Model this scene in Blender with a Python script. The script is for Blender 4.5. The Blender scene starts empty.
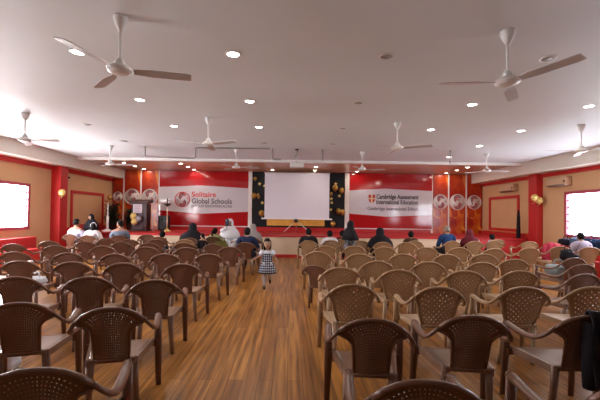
import bpy, bmesh, math, random
from mathutils import Vector, Matrix, Euler
random.seed(7)
R = math.radians
PI = math.pi
scene = bpy.context.scene
COL = scene.collection

# ------------------------------------------------------------------ materials
MATS = {}
def mat(name, col, rough=0.5, spec=0.5, metal=0.0, emit=None, strength=0.0, var=0.0, scale=6.0, bump=0.0):
    if name in MATS:
        return MATS[name]
    m = bpy.data.materials.new(name)
    m.use_nodes = True
    nt = m.node_tree
    b = nt.nodes['Principled BSDF']
    b.inputs['Base Color'].default_value = (*col, 1)
    b.inputs['Roughness'].default_value = rough
    b.inputs['Specular IOR Level'].default_value = spec
    b.inputs['Metallic'].default_value = metal
    if emit:
        b.inputs['Emission Color'].default_value = (*emit, 1)
        b.inputs['Emission Strength'].default_value = strength
    if var or bump:
        tc = nt.nodes.new('ShaderNodeTexCoord')
        nz = nt.nodes.new('ShaderNodeTexNoise')
        nz.inputs['Scale'].default_value = scale
        nz.inputs['Detail'].default_value = 4
        nt.links.new(tc.outputs['Object'], nz.inputs['Vector'])
        if var:
            rp = nt.nodes.new('ShaderNodeValToRGB')
            rp.color_ramp.elements[0].position = 0.3
            rp.color_ramp.elements[1].position = 0.7
            rp.color_ramp.elements[0].color = (*[max(0, c * (1 - var)) for c in col], 1)
            rp.color_ramp.elements[1].color = (*[min(1, c * (1 + var)) for c in col], 1)
            nt.links.new(nz.outputs['Fac'], rp.inputs['Fac'])
            nt.links.new(rp.outputs['Color'], b.inputs['Base Color'])
        if bump:
            bp = nt.nodes.new('ShaderNodeBump')
            bp.inputs['Strength'].default_value = bump
            bp.inputs['Distance'].default_value = 0.01
            nt.links.new(nz.outputs['Fac'], bp.inputs['Height'])
            nt.links.new(bp.outputs['Normal'], b.inputs['Normal'])
    MATS[name] = m
    return m

def floor_mat():
    m = bpy.data.materials.new('wood_floor'); m.use_nodes = True
    nt = m.node_tree; N = nt.nodes; L = nt.links
    b = N['Principled BSDF']
    tc = N.new('ShaderNodeTexCoord')
    mp = N.new('ShaderNodeMapping'); mp.inputs['Rotation'].default_value = (0, 0, R(90))
    L.new(tc.outputs['Object'], mp.inputs['Vector'])
    br = N.new('ShaderNodeTexBrick')
    br.offset = 0.37
    br.inputs['Color1'].default_value = (0.46, 0.205, 0.048, 1)
    br.inputs['Color2'].default_value = (0.29, 0.115, 0.024, 1)
    br.inputs['Mortar'].default_value = (0.17, 0.068, 0.018, 1)
    br.inputs['Scale'].default_value = 1.0
    br.inputs['Mortar Size'].default_value = 0.003
    br.inputs['Brick Width'].default_value = 2.4
    br.inputs['Row Height'].default_value = 0.135
    L.new(mp.outputs['Vector'], br.inputs['Vector'])
    mp2 = N.new('ShaderNodeMapping'); mp2.inputs['Scale'].default_value = (11, 0.45, 1)
    L.new(tc.outputs['Object'], mp2.inputs['Vector'])
    nz = N.new('ShaderNodeTexNoise'); nz.inputs['Scale'].default_value = 2.2; nz.inputs['Detail'].default_value = 7
    L.new(mp2.outputs['Vector'], nz.inputs['Vector'])
    rp = N.new('ShaderNodeValToRGB')
    rp.color_ramp.elements[0].position = 0.3; rp.color_ramp.elements[0].color = (0.38, 0.33, 0.29, 1)
    rp.color_ramp.elements[1].position = 0.72; rp.color_ramp.elements[1].color = (1.3, 1.3, 1.3, 1)
    L.new(nz.outputs['Fac'], rp.inputs['Fac'])
    mx = N.new('ShaderNodeMix'); mx.data_type = 'RGBA'; mx.blend_type = 'MULTIPLY'; mx.inputs[0].default_value = 1
    L.new(br.outputs['Color'], mx.inputs[6]); L.new(rp.outputs['Color'], mx.inputs[7])
    L.new(mx.outputs[2], b.inputs['Base Color'])
    b.inputs['Roughness'].default_value = 0.36
    b.inputs['Specular IOR Level'].default_value = 0.28
    return m

def orange_mat():
    m = bpy.data.materials.new('orange_mosaic_print'); m.use_nodes = True
    nt = m.node_tree; N = nt.nodes; L = nt.links
    b = N['Principled BSDF']
    tc = N.new('ShaderNodeTexCoord')
    mp = N.new('ShaderNodeMapping'); mp.inputs['Scale'].default_value = (1.3, 1, 0.9); mp.inputs['Rotation'].default_value = (0, R(30), 0)
    L.new(tc.outputs['Object'], mp.inputs['Vector'])
    vo = N.new('ShaderNodeTexVoronoi'); vo.inputs['Scale'].default_value = 2.0
    L.new(mp.outputs['Vector'], vo.inputs['Vector'])
    nz = N.new('ShaderNodeTexNoise'); nz.inputs['Scale'].default_value = 1.1; nz.inputs['Detail'].default_value = 2
    L.new(tc.outputs['Object'], nz.inputs['Vector'])
    sp = N.new('ShaderNodeSeparateColor'); L.new(vo.outputs['Color'], sp.inputs['Color'])
    mx = N.new('ShaderNodeMath'); mx.operation = 'MULTIPLY_ADD'
    L.new(sp.outputs[0], mx.inputs[0]); mx.inputs[1].default_value = 0.45
    L.new(nz.outputs['Fac'], mx.inputs[2])
    rp = N.new('ShaderNodeValToRGB')
    e = rp.color_ramp.elements
    e[0].position = 0.48; e[0].color = (0.30, 0.010, 0.006, 1)
    e[1].position = 0.98; e[1].color = (0.80, 0.30, 0.03, 1)
    x = e.new(0.72); x.color = (0.52, 0.060, 0.008, 1)
    L.new(mx.outputs[0], rp.inputs['Fac'])
    L.new(rp.outputs['Color'], b.inputs['Base Color'])
    b.inputs['Roughness'].default_value = 0.25
    return m

def plaid_mat():
    m = bpy.data.materials.new('plaid_cloth'); m.use_nodes = True
    nt = m.node_tree; N = nt.nodes; L = nt.links
    b = N['Principled BSDF']; b.inputs['Roughness'].default_value = 0.8
    tc = N.new('ShaderNodeTexCoord')
    fs = []
    for d, sc in (('X', 9.0), ('Z', 8.0)):
        w = N.new('ShaderNodeTexWave'); w.bands_direction = d; w.inputs['Scale'].default_value = sc * 0.85
        L.new(tc.outputs['Object'], w.inputs['Vector'])
        g = N.new('ShaderNodeMath'); g.operation = 'GREATER_THAN'; g.inputs[1].default_value = 0.62
        L.new(w.outputs['Fac'], g.inputs[0]); fs.append(g)
    a = N.new('ShaderNodeMath'); a.operation = 'ADD'
    L.new(fs[0].outputs[0], a.inputs[0]); L.new(fs[1].outputs[0], a.inputs[1])
    h = N.new('ShaderNodeMath'); h.operation = 'MULTIPLY'; h.inputs[1].default_value = 0.5
    L.new(a.outputs[0], h.inputs[0])
    rp = N.new('ShaderNodeValToRGB'); rp.color_ramp.interpolation = 'CONSTANT'
    e = rp.color_ramp.elements
    e[0].position = 0; e[0].color = (0.012, 0.014, 0.03, 1)
    e[1].position = 0.75; e[1].color = (0.75, 0.78, 0.86, 1)
    x = e.new(0.3); x.color = (0.10, 0.12, 0.20, 1)
    L.new(h.outputs[0], rp.inputs['Fac']); L.new(rp.outputs['Color'], b.inputs['Base Color'])
    return m

M_floor = floor_mat(); M_orange = orange_mat(); M_plaid = plaid_mat()
M_ceil = mat('ceiling_paint', (0.71, 0.745, 0.77), 0.55, 0.3, var=0.03, scale=0.6)
M_white = mat('white_paint', (0.80, 0.77, 0.74), 0.5)
M_bulk = mat('cream_paint', (0.74, 0.68, 0.60), 0.5, var=0.03, scale=1.0)
M_tan = mat('tan_wall_paint', (0.62, 0.375, 0.20), 0.6, 0.3, var=0.05, scale=0.8)
M_backwall = mat('darkened_wall_paint', (0.30, 0.22, 0.16), 0.7, 0.2, var=0.05, scale=0.8)  # unseen rear wall, colour darkened to cut ambient light in the hall
M_red = mat('red_paint', (0.50, 0.022, 0.022), 0.4, 0.4, var=0.06, scale=1.5)
M_redfloor = mat('red_carpet', (0.50, 0.018, 0.022), 0.55, 0.3, var=0.10, scale=14)
M_cream = mat('stage_front_cream', (0.70, 0.52, 0.37), 0.45, var=0.05, scale=1.2)
M_stageceil = mat('stage_ceiling_laminate', (0.56, 0.32, 0.19), 0.34, 0.5, var=0.12, scale=1.6)
M_bred = mat('banner_red', (0.40, 0.009, 0.012), 0.10, 0.5, var=0.05, scale=0.7)
M_bwhite = mat('banner_white', (0.62, 0.60, 0.64), 0.10, 0.5, var=0.03, scale=0.7)
M_txtgrey = mat('letter_grey', (0.10, 0.09, 0.11), 0.5)
M_txtred = mat('letter_red', (0.62, 0.05, 0.05), 0.5)
M_txtblack = mat('letter_black', (0.03, 0.025, 0.03), 0.5)
M_gold_em = mat('emblem_gold', (0.75, 0.55, 0.32), 0.5)
M_black = mat('matt_black', (0.010, 0.010, 0.012), 0.5)
M_backdrop = mat('black_backdrop', (0.006, 0.007, 0.010), 0.5, 0.3, var=0.3, scale=2.0)
M_yellow = mat('yellow_print', (0.80, 0.42, 0.07), 0.5, var=0.12, scale=4)
M_gold = mat('gold_balloon', (0.50, 0.30, 0.07), 0.28, 0.5, 0.55)
M_palegold = mat('pale_gold_balloon', (0.80, 0.62, 0.22), 0.3, 0.5, 0.25)
M_silver = mat('silver_balloon', (0.34, 0.35, 0.40), 0.3, 0.5, 0.4)
M_screen = mat('screen_cloth', (0.74, 0.73, 0.80), 0.75, 0.2)
M_alu = mat('aluminium', (0.62, 0.62, 0.62), 0.35, 0.5, 0.8)
M_brass = mat('brass', (0.60, 0.42, 0.18), 0.3, 0.5, 0.9)
M_steelw = mat('white_enamel', (0.80, 0.78, 0.77), 0.35, 0.5)
M_fanblade = mat('fan_blade_enamel', (0.52, 0.48, 0.48), 0.4, 0.5)
M_lamp_on = mat('lamp_glow', (1, 1, 1), 0.5, emit=(1.0, 0.95, 0.88), strength=22)
M_lamp_stage = mat('stage_lamp_glow', (1, 1, 1), 0.5, emit=(1.0, 0.90, 0.74), strength=22)
M_lamp_off = mat('lamp_dark_lens', (0.34, 0.31, 0.30), 0.4)
M_paneL = mat('daylight_pane_left', (0.9, 0.9, 0.9), 0.4, emit=(0.94, 0.97, 1.0), strength=36)
M_paneR = mat('daylight_pane_right', (0.9, 0.9, 0.9), 0.4, emit=(0.82, 0.91, 1.0), strength=15)
M_bar = mat('window_bar', (0.45, 0.36, 0.42), 0.5)
M_mauve = mat('window_frame_red', (0.42, 0.06, 0.09), 0.45)
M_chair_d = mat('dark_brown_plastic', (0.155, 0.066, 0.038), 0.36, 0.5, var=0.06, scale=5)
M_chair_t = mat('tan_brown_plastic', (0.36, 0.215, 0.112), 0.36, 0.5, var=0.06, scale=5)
M_glare_d = mat('dark_brown_plastic_glare', (0.24, 0.135, 0.09), 0.3, 0.6, var=0.06, scale=5)  # paler copy of the same plastic, glare put into the colour
M_glare_t = mat('tan_brown_plastic_glare', (0.48, 0.33, 0.21), 0.3, 0.6, var=0.06, scale=5)  # tan plastic lightened likewise to stand in for glare
M_podium = mat('podium_wood', (0.045, 0.013, 0.012), 0.45, 0.3, var=0.2, scale=5)
M_podium_front = mat('podium_front', (0.10, 0.06, 0.085), 0.5, 0.3)
M_paper = mat('paper_sign', (0.70, 0.60, 0.66), 0.6)
M_leaf = mat('dark_leaf', (0.016, 0.028, 0.014), 0.5, var=0.4, scale=10)
M_pot = mat('plant_pot', (0.05, 0.025, 0.02), 0.5)
M_hair = mat('black_hair', (0.007, 0.005, 0.005), 0.75, 0.15)
M_greyhair = mat('grey_brown_hair', (0.22, 0.17, 0.13), 0.6)
M_skin = mat('skin', (0.42, 0.22, 0.14), 0.5, 0.4)
M_eye = mat('eye_dark', (0.02, 0.012, 0.01), 0.2)
M_lip = mat('lip', (0.36, 0.10, 0.09), 0.5)
def cloth(name, col, var=0.12):
    return mat(name, col, 0.8, 0.2, var=var, scale=9, bump=0.3)

# ------------------------------------------------------------------ helpers
def tag(o, label=None, cat=None, group=None, kind=None):
    if label: o['label'] = label
    if cat: o['category'] = cat
    if group: o['group'] = group
    if kind: o['kind'] = kind
    return o

def empty(name, loc=(0, 0, 0), rz=0.0, label=None, cat=None, group=None):
    o = bpy.data.objects.new(name, None)
    o.empty_display_size = 0.1
    COL.objects.link(o)
    o.location = loc
    o.rotation_euler = (0, 0, rz)
    return tag(o, label, cat, group)

class MB:
    def __init__(s):
        s.bm = bmesh.new(); s.mi = 0
    def _new(s, vs):
        for f in {f for v in vs for f in v.link_faces}:
            f.material_index = s.mi
    def box(s, c, size, rot=(0, 0, 0), bevel=0.0, taper=1.0):
        r = bmesh.ops.create_cube(s.bm, size=1)
        vs = r['verts']
        for v in vs:
            k = taper if v.co.z < 0 else 1.0
            v.co = Vector((v.co.x * size[0] * k, v.co.y * size[1] * k, v.co.z * size[2]))
        if bevel:
            es = list({e for v in vs for e in v.link_edges})
            rb = bmesh.ops.bevel(s.bm, geom=es, offset=bevel, segments=2, affect='EDGES', profile=0.5)
            vs = list({v for f in rb['faces'] for v in f.verts} | {v for v in vs if v.is_valid})
        M = Matrix.Translation(c) @ Euler(rot).to_matrix().to_4x4()
        bmesh.ops.transform(s.bm, matrix=M, verts=vs)
        s._new(vs)
        return s
    def bb(s, x0, x1, y0, y1, z0, z1, bevel=0.0):
        return s.box(((x0 + x1) / 2, (y0 + y1) / 2, (z0 + z1) / 2), (abs(x1 - x0), abs(y1 - y0), abs(z1 - z0)), bevel=bevel)
    def tube(s, pts, rad, n=8, flat=1.0, closed=False):
        pts = [Vector(p) for p in pts]
        rs = rad if isinstance(rad, (list, tuple)) else [rad] * len(pts)
        rings = []; prev = None
        for i, p in enumerate(pts):
            a = pts[max(0, i - 1)]; b = pts[min(len(pts) - 1, i + 1)]
            d = (b - a).normalized()
            if prev is None:
                up = Vector((0, 0, 1)) if abs(d.z) < 0.9 else Vector((0, 1, 0))
                u = d.cross(up).normalized()
            else:
                u = (prev - d * prev.dot(d)).normalized()
            prev = u
            w = d.cross(u)
            rings.append([s.bm.verts.new(p + u * math.cos(2 * PI * k / n) * rs[i] + w * math.sin(2 * PI * k / n) * rs[i] * flat) for k in range(n)])
        fs = []
        for i in range(len(rings) - 1):
            for k in range(n):
                fs.append(s.bm.faces.new((rings[i][k], rings[i][(k + 1) % n], rings[i + 1][(k + 1) % n], rings[i + 1][k])))
        fs.append(s.bm.faces.new(list(reversed(rings[0])))); fs.append(s.bm.faces.new(rings[-1]))
        for f in fs: f.material_index = s.mi; f.smooth = True
        return s
    def lathe(s, prof, c=(0, 0, 0), n=24, sx=1.0, sy=1.0, axis='Z'):
        rings = []
        for r, z in prof:
            ring = []
            for k in range(n):
                a = 2 * PI * k / n
                p = Vector((r * math.cos(a) * sx, r * math.sin(a) * sy, z))
                if axis == 'Y': p = Vector((p.x, -p.z, p.y))
                ring.append(s.bm.verts.new(Vector(c) + p))
            rings.append(ring)
        fs = []
        for i in range(len(rings) - 1):
            for k in range(n):
                fs.append(s.bm.faces.new((rings[i][k], rings[i][(k + 1) % n], rings[i + 1][(k + 1) % n], rings[i + 1][k])))
        fs.append(s.bm.faces.new(list(reversed(rings[0])))); fs.append(s.bm.faces.new(rings[-1]))
        for f in fs: f.material_index = s.mi; f.smooth = True
        return s
    def loft(s, rings):
        """rings: list of (cx, cy, z, rx, ry)"""
        n = 16; out = []
        for cx, cy, z, rx, ry in rings:
            out.append([s.bm.verts.new((cx + rx * math.cos(2 * PI * k / n), cy + ry * math.sin(2 * PI * k / n), z)) for k in range(n)])
        fs = []
        for i in range(len(out) - 1):
            for k in range(n):
                fs.append(s.bm.faces.new((out[i][k], out[i][(k + 1) % n], out[i + 1][(k + 1) % n], out[i + 1][k])))
        fs.append(s.bm.faces.new(list(reversed(out[0])))); fs.append(s.bm.faces.new(out[-1]))
        for f in fs: f.material_index = s.mi; f.smooth = True
        return s
    def ball(s, c, r, seg=16, scale=(1, 1, 1)):
        q = bmesh.ops.create_uvsphere(s.bm, u_segments=seg, v_segments=max(6, seg * 2 // 3), radius=r)
        vs = q['verts']
        for v in vs:
            v.co = Vector((v.co.x * scale[0], v.co.y * scale[1], v.co.z * scale[2])) + Vector(c)
        s._new(vs)
        for f in {f for v in vs for f in v.link_faces}: f.smooth = True
        return s
    def prism(s, poly, y0, y1):
        """poly: (x, z) points, extruded along y"""
        a = [s.bm.verts.new((x, y0, z)) for x, z in poly]
        b = [s.bm.verts.new((x, y1, z)) for x, z in poly]
        fs = [s.bm.faces.new(a), s.bm.faces.new(list(reversed(b)))]
        n = len(poly)
        for i in range(n):
            fs.append(s.bm.faces.new((a[i], b[i], b[(i + 1) % n], a[(i + 1) % n])))
        for f in fs: f.material_index = s.mi
        return s
    def build(s, name, mats, parent=None, loc=None, rot=None, smooth=False):
        bmesh.ops.recalc_face_normals(s.bm, faces=s.bm.faces)
        me = bpy.data.meshes.new(name)
        if smooth:
            for f in s.bm.faces: f.smooth = True
        s.bm.to_mesh(me); s.bm.free()
        for m in (mats if isinstance(mats, (list, tuple)) else [mats]):
            me.materials.append(m)
        o = bpy.data.objects.new(name, me)
        COL.objects.link(o)
        if parent: o.parent = parent
        if loc: o.location = loc
        if rot: o.rotation_euler = rot
        return o

def text(name, body, size, m, parent, loc, width=None, depth=0.004, bold=0.0):
    cu = bpy.data.curves.new('tmp_text', 'FONT')
    cu.body = body; cu.size = size; cu.extrude = depth; cu.align_x = 'LEFT'; cu.align_y = 'CENTER'
    cu.offset = bold; cu.resolution_u = 3
    o = bpy.data.objects.new('tmp_text', cu); COL.objects.link(o)
    dg = bpy.context.evaluated_depsgraph_get(); dg.update()
    me = bpy.data.meshes.new_from_object(o.evaluated_get(dg))
    bpy.data.objects.remove(o); bpy.data.curves.remove(cu)
    me.name = name
    if width:
        xs = [v.co.x for v in me.vertices]
        k = width / (max(xs) - min(xs)); x0 = min(xs)
        for v in me.vertices: v.co.x = (v.co.x - x0) * k
    me.materials.clear(); me.materials.append(m)
    t = bpy.data.objects.new(name, me); COL.objects.link(t)
    t.parent = parent; t.location = loc; t.rotation_euler = (R(90), 0, 0)
    return t

def copy_tree(o, parent=None):
    c = o.copy(); COL.objects.link(c); c.parent = parent
    for ch in list(o.children):
        copy_tree(ch, c)
    return c

def ordw(n):
    return ['zeroth', 'first', 'second', 'third', 'fourth', 'fifth', 'sixth', 'seventh', 'eighth', 'ninth', 'tenth', 'eleventh', 'twelfth'][n]

# ------------------------------------------------------------------ the setting
XL, XR, YB, YF = -8.0, 8.65, 16.2, -4.0
ZC = 3.43; YS = 12.8; ZS = 0.75
def struct(mb, name, m, parent=None):
    o = mb.build(name, m, parent)
    if not parent: o['kind'] = 'structure'
    return o
struct(MB().bb(XL - .2, XR + .2, YF - .2, YB + .2, -0.15, 0), 'floor', M_floor)
struct(MB().bb(XL - .2, XR + .2, YF - .2, YS - .08, ZC, ZC + .15), 'ceiling', M_ceil)
struct(MB().bb(XL - .2, XR + .2, YS - .08, YB + .2, ZC + .01, ZC + .15), 'stage_ceiling', M_stageceil)
struct(MB().bb(XL, XR, YS - .22, YS - .08, 3.345, ZC), 'trim_1', M_white)            # lip at the stage opening
# side walls, each with a window opening and an added unseen one
WN = (1.5, 3.4, 1.0, 2.28)  # opening for the added windows near the camera, out of view
WL = (7.9, 10.97, 1.02, 2.28); WR = (7.6, 11.25, 1.0, 2.28)
def side_wall(name, x0, x1, w):
    b = MB()
    b.bb(x0, x1, YF - .2, WN[0], 0, ZC); b.bb(x0, x1, WN[1], w[0], 0, ZC); b.bb(x0, x1, w[1], YB + .2, 0, ZC)
    for q in (w, WN):
        b.bb(x0, x1, q[0], q[1], 0, q[2]); b.bb(x0, x1, q[0], q[1], q[3], ZC)
    struct(b, name, M_tan)
side_wall('wall_left', XL - .2, XL, WL)
side_wall('wall_right', XR, XR + .2, WR)
struct(MB().bb(XL, XR, YB, YB + .2, 0, ZC), 'wall_back', M_red)
struct(MB().bb(XL, XR, YF - .2, YF, 0, ZC), 'wall_front', M_backwall)
# windows: frame, frosted bright pane, horizontal bars
def window(name, x, s, w, M_pane):
    f = MB()
    t = 0.07
    xa, xb = x - s * 0.03, x + s * 0.12
    f.bb(xa, xb, w[0] - t, w[1] + t, w[3] - .02, w[3] + t); f.bb(xa, xb, w[0] - t, w[1] + t, w[2] - t, w[2] + .02)
    f.bb(xa, xb, w[0] - t, w[0] + .02, w[2], w[3]); f.bb(xa, xb, w[1] - .02, w[1] + t, w[2], w[3])
    o = f.build(name, M_mauve); o['kind'] = 'structure'
    MB().bb(x + s * .06, x + s * .08, w[0], w[1], w[2], w[3]).build('window_pane', M_pane, o)
    b = MB()
    for k in range(1, 6):
        z = w[2] + (w[3] - w[2]) * k / 6
        b.bb(x + s * .02, x + s * .035, w[0], w[1], z - .02, z + .02)
    ym = (w[0] + w[1]) / 2
    b.bb(x + s * .01, x + s * .04, ym - .015, ym + .015, w[2], w[3])
    b.build('window_bars', M_bar, o)
    return o
window('window_1', XL, -1, WL, M_paneL)
window('window_2', XR, 1, WR, M_paneR)
window('added_window_3', XL, -1, WN, M_paneL)  # unseen window, added to light the front rows
window('added_window_4', XR, 1, WN, M_paneR)  # its unseen counterpart on the right, added for the same light
# bulkheads along both walls, red band under them
struct(MB().bb(XL, -7.5, YF, YB, 3.04, ZC), 'bulkhead', M_bulk)
struct(MB().bb(8.13, XR, YF, YB, 3.02, ZC), 'bulkhead', M_bulk)
struct(MB().bb(XL, XL + .05, YF, YB, 2.90, 3.04), 'trim_2', M_red)
struct(MB().bb(XR - .05, XR, YF, YB, 2.90, 3.02), 'trim_3', M_red)
# pillars
struct(MB().bb(XL, -7.68, 12.02, 12.42, 0, 3.04, .01), 'pillar', M_red)
struct(MB().bb(8.42, XR, 12.3, 12.72, 0, 3.02, .01), 'pillar', M_red)
# red ledges (two tiers) under the windows
struct(MB().bb(XL, -7.65, YF, 10.9, 0, .74, .008).bb(-7.65, -7.28, YF, 10.65, 0, .43, .008), 'ledge', M_red)
struct(MB().bb(8.25, XR, YF, 11.3, 0, .70, .008).bb(7.9, 8.25, YF, 11.0, 0, .40, .008), 'ledge', M_red)
# red wainscot on the stage side of the pillars
struct(MB().bb(XL, XL + .06, 12.42, YB, 0, .95), 'trim_4', M_red)
struct(MB().bb(XR - .1, XR, 12.72, YB, 0, .93), 'trim_5', M_red)
struct(MB().bb(XR - .13, XR, 12.72, YB, .93, .97), 'trim_6', mat('orange_edge', (0.62, 0.20, 0.08), 0.4))
# framed recesses on the walls
def wallframe(name, x, s, y0, y1, z0, z1, t=.11):
    b = MB(); xb = x + s * .04
    b.bb(x, xb, y0, y1, z1 - t, z1); b.bb(x, xb, y0, y1, z0, z0 + t)
    b.bb(x, xb, y0, y0 + t, z0 + t, z1 - t); b.bb(x, xb, y1 - t, y1, z0 + t, z1 - t)
    struct(b, name, M_red)
wallframe('trim_7', XL, 1, 13.1, 15.4, .93, 2.30)
wallframe('trim_8', XR, -1, 13.55, 15.6, .98, 2.38)
# stage
struct(MB().bb(-6.35, 6.75, YS, YB, 0, ZS - .03), 'stage', M_cream)
struct(MB().bb(XL, -6.35, YS, YB, 0, ZS - .03), 'stage_side', M_red)
struct(MB().bb(6.75, XR, YS, YB, 0, ZS - .03), 'stage_side', M_red)
struct(MB().bb(XL, XR, YS - .04, YB, ZS - .03, ZS + .02), 'stage_floor', M_redfloor)
struct(MB().bb(XL + .36, XR - .36, YS - .03, YS, 0, .10), 'baseboard_stage', M_red)
struct(MB().bb(-5.87, -1.87, YB - .05, YB, .93, .97), 'trim_9', M_white)
struct(MB().bb(2.65, 6.37, YB - .05, YB, .92, .96), 'trim_10', M_white)
struct(MB().bb(-1.87, -1.71, YB - .12, YB, ZS + .02, ZC), 'trim_11', M_white)
struct(MB().bb(2.45, 2.64, YB - .12, YB, ZS + .02, ZC), 'trim_12', M_white)

# ------------------------------------------------------------------ banners on the back wall
def band_poly(xs, zs_top, zs_bot):
    return [(x, z) for x, z in zip(xs, zs_bot)] + [(x, z) for x, z in reversed(list(zip(xs, zs_top)))]
bn = empty('banner', (-3.87, YB - .022, 0), 0, 'red and white banner with Solitaire lettering, left of the projector screen', 'banner')
MB().bb(-2.0, 2.0, -.04, 0, .97, ZC - .02).build('backing', M_bred, bn)
MB().prism([(x + 3.87, z) for x, z in band_poly((-5.87, -4.0, -1.87), (2.68, 2.77, 2.67), (1.64, 1.50, 1.62))], -.045, -.04).build('white_band', M_bwhite, bn)
text('lettering', 'Solitaire', .33, M_txtred, bn, (-.54, -.05, 2.36), 1.08, bold=.006)
text('lettering', 'Global Schools', .33, M_txtgrey, bn, (-.54, -.05, 2.06), 1.80, bold=.006)
text('lettering', 'NOT JUST EDUCATION ALONE', .15, M_txtgrey, bn, (-.54, -.05, 1.84), 1.80, bold=.002)

def emblem(parent, cx, y, cz, r, ring_m, fill_m, dark_m, red_m, seed):
    """round emblem: ring, fill and an S of swirling strokes in raised print"""
    rnd = random.Random(seed)
    b = MB().lathe([(r * .93, 0), (r * .93, .006)], (cx, y, cz), 28, axis='Y')
    def arc(rad, a0, a1, w, mi, ox=0.0, oz=0.0, n=14):
        b.mi = mi
        pts = []
        for k in range(n + 1):
            a = R(a0 + (a1 - a0) * k / n)
            pts.append((cx + ox + rad * math.cos(a), y - .007, cz + oz + rad * math.sin(a)))
        b.tube(pts, w, 4)
    arc(r, 0, 360, r * .06, 1, n=28)
    h = r * .44
    for i, dr in enumerate((.35, .60, .85, 1.08)):
        arc(h * dr, 20, 240, r * .045, 2 if i % 2 else 3, 0, h)
        arc(h * dr, -160, 60, r * .045, 3 if i % 2 else 2, 0, -h)
    for k in range(9):
        a = rnd.uniform(0, 6.28); q = r * rnd.uniform(.3, .8)
        b.mi = 2 if k % 3 else 3
        b.box((cx + q * math.cos(a), y - .008, cz + q * math.sin(a)), (r * .20, .006, r * .09), (0, rnd.uniform(0, 3), 0))
    e = b.build('emblem', [fill_m, ring_m, dark_m, red_m], parent)
    return e
emblem(bn, -.96, -.045, 2.13, .33, M_txtred, M_bwhite, M_txtred, M_txtgrey, 3)

bn2 = empty('banner', (4.51, YB - .022, 0), 0, 'red and white banner with Cambridge lettering, right of the projector screen', 'banner')
MB().bb(-1.86, 1.86, -.04, 0, .96, ZC - .02).build('backing', M_bred, bn2)
MB().prism([(x - 4.51, z) for x, z in band_poly((2.65, 4.25, 6.37), (2.64, 2.74, 2.66), (1.60, 1.49, 1.58))], -.045, -.04).build('white_band', M_bwhite, bn2)
sh = MB().prism([(-1.0, 2.46), (-.70, 2.46), (-.70, 2.24), (-.74, 2.15), (-.85, 2.08), (-.96, 2.15), (-1.0, 2.24)], -.052, -.045).build('shield', mat('shield_red', (.42, .03, .03), .4), bn2)
MB().bb(-.88, -.82, -.056, -.05, 2.09, 2.46).bb(-1.0, -.70, -.056, -.05, 2.26, 2.31).build('shield_cross', M_gold_em, sh)
text('lettering', 'Cambridge Assessment', .27, M_txtblack, bn2, (-.64, -.05, 2.37), 1.89, bold=.008)
text('lettering', 'International Education', .27, M_txtblack, bn2, (-.64, -.05, 2.13), 1.86, bold=.006)
text('lettering', 'Cambridge International School', .22, M_txtgrey, bn2, (-1.04, -.05, 1.84), 2.27, bold=.002)

sideN = [('outermost', 'middle', 'innermost'), ('innermost', 'middle', 'outermost')]
M_lwhite = mat('logo_white', (.78, .72, .71), .3); M_lgrey = mat('logo_grey', (.12, .10, .13), .4)
for side, xs, zl in ((0, (-7.98, -7.47, -6.70, -5.89), 2.22), (1, (6.39, 7.11, 7.90, 8.60), 2.18)):
    for k in range(3):
        x0, x1 = xs[k] + .035, xs[k + 1] - .035
        c = (x0 + x1) / 2; hw = (x1 - x0) / 2
        t = empty('logo_panel', (c, YB - .022, 0), 0, '%s orange panel with white round emblem, %s of the stage backdrop' % (sideN[side][k], ('left', 'right')[side]), 'wall panel', 'orange emblem panels beside the banners')
        MB().bb(-hw, hw, -.04, 0, ZS + .02, ZC - .01).build('backing', M_orange, t)
        emblem(t, 0, -.045, zl, min(.34, hw - .01), M_lwhite, M_lwhite, M_lgrey, M_txtred, side * 3 + k)
n = 13
for x in (-7.47, -6.70, -5.88, 6.37, 7.11, 7.90):
    struct(MB().bb(x - .033, x + .033, YB - .06, YB, ZS + .02, ZC), 'trim_%d' % n, M_white); n += 1

bd = empty('backdrop', (.37, YB - .022, 0), 0, 'black party backdrop with gold dots behind the projector screen', 'backdrop')
MB().bb(-2.07, 2.07, -.05, 0, .95, ZC - .02).build('backing', M_backdrop, bd)
MB().bb(-1.40, 1.18, -.06, -.05, 1.02, 1.5).build('yellow_panel', M_yellow, bd)
st = MB()
for px, py in ((259, 184), (264, 186), (335.7, 183), (339.6, 195), (331.5, 198), (332, 202), (257.5, 195), (331, 209), (262, 203)):
    x = (px - 290) * .0445 - .37; z = 1.5 - (py - 215) * .0445
    pts = []
    for k in range(10):
        r_ = .09 if k % 2 == 0 else .035
        pts.append((x + r_ * math.sin(k * PI / 5), z + r_ * math.cos(k * PI / 5)))
    st.prism(pts, -.055, -.05)
st.build('printed_stars', M_palegold, bd)
bi = 0
for px, py, r_ in ((254.4, 178.6, .10), (253.5, 196, .15), (261.4, 213.6, .16), (335.4, 187, .16), (342, 189.5, .15), (339, 210.5, .15), (342.9, 211.6, .16), (333.6, 223.3, .15), (258, 197, .08), (331.5, 193, .09)):
    x = (px - 290) * .044; z = 1.5 - (py - 215) * .044
    o = MB().ball((0, 0, 0), r_ * .8, 16, (1, 1, 1.08)).build('balloon', M_gold, None, (x, YB - .075 - r_ * .8, z))
    side = 'left' if px < 300 else 'right'
    idx = {0: 'topmost', 1: 'middle larger', 2: 'lowest', 8: 'middle smaller'}.get(bi) if side == 'left' else {3: 'upper inner', 4: 'upper outer', 5: 'lower inner', 6: 'lower outer', 7: 'bottom', 9: 'small middle'}.get(bi)
    MB().lathe([(.004, -.03), (.022, -.03), (.008, 0), (.004, .01)], (0, 0, -r_ * .85), 8).build('knot', M_gold, o)
    tag(o, '%s gold balloon on the black backdrop, %s of the screen' % (idx, side), 'balloon', 'gold balloons on the backdrop'); bi += 1

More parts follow.
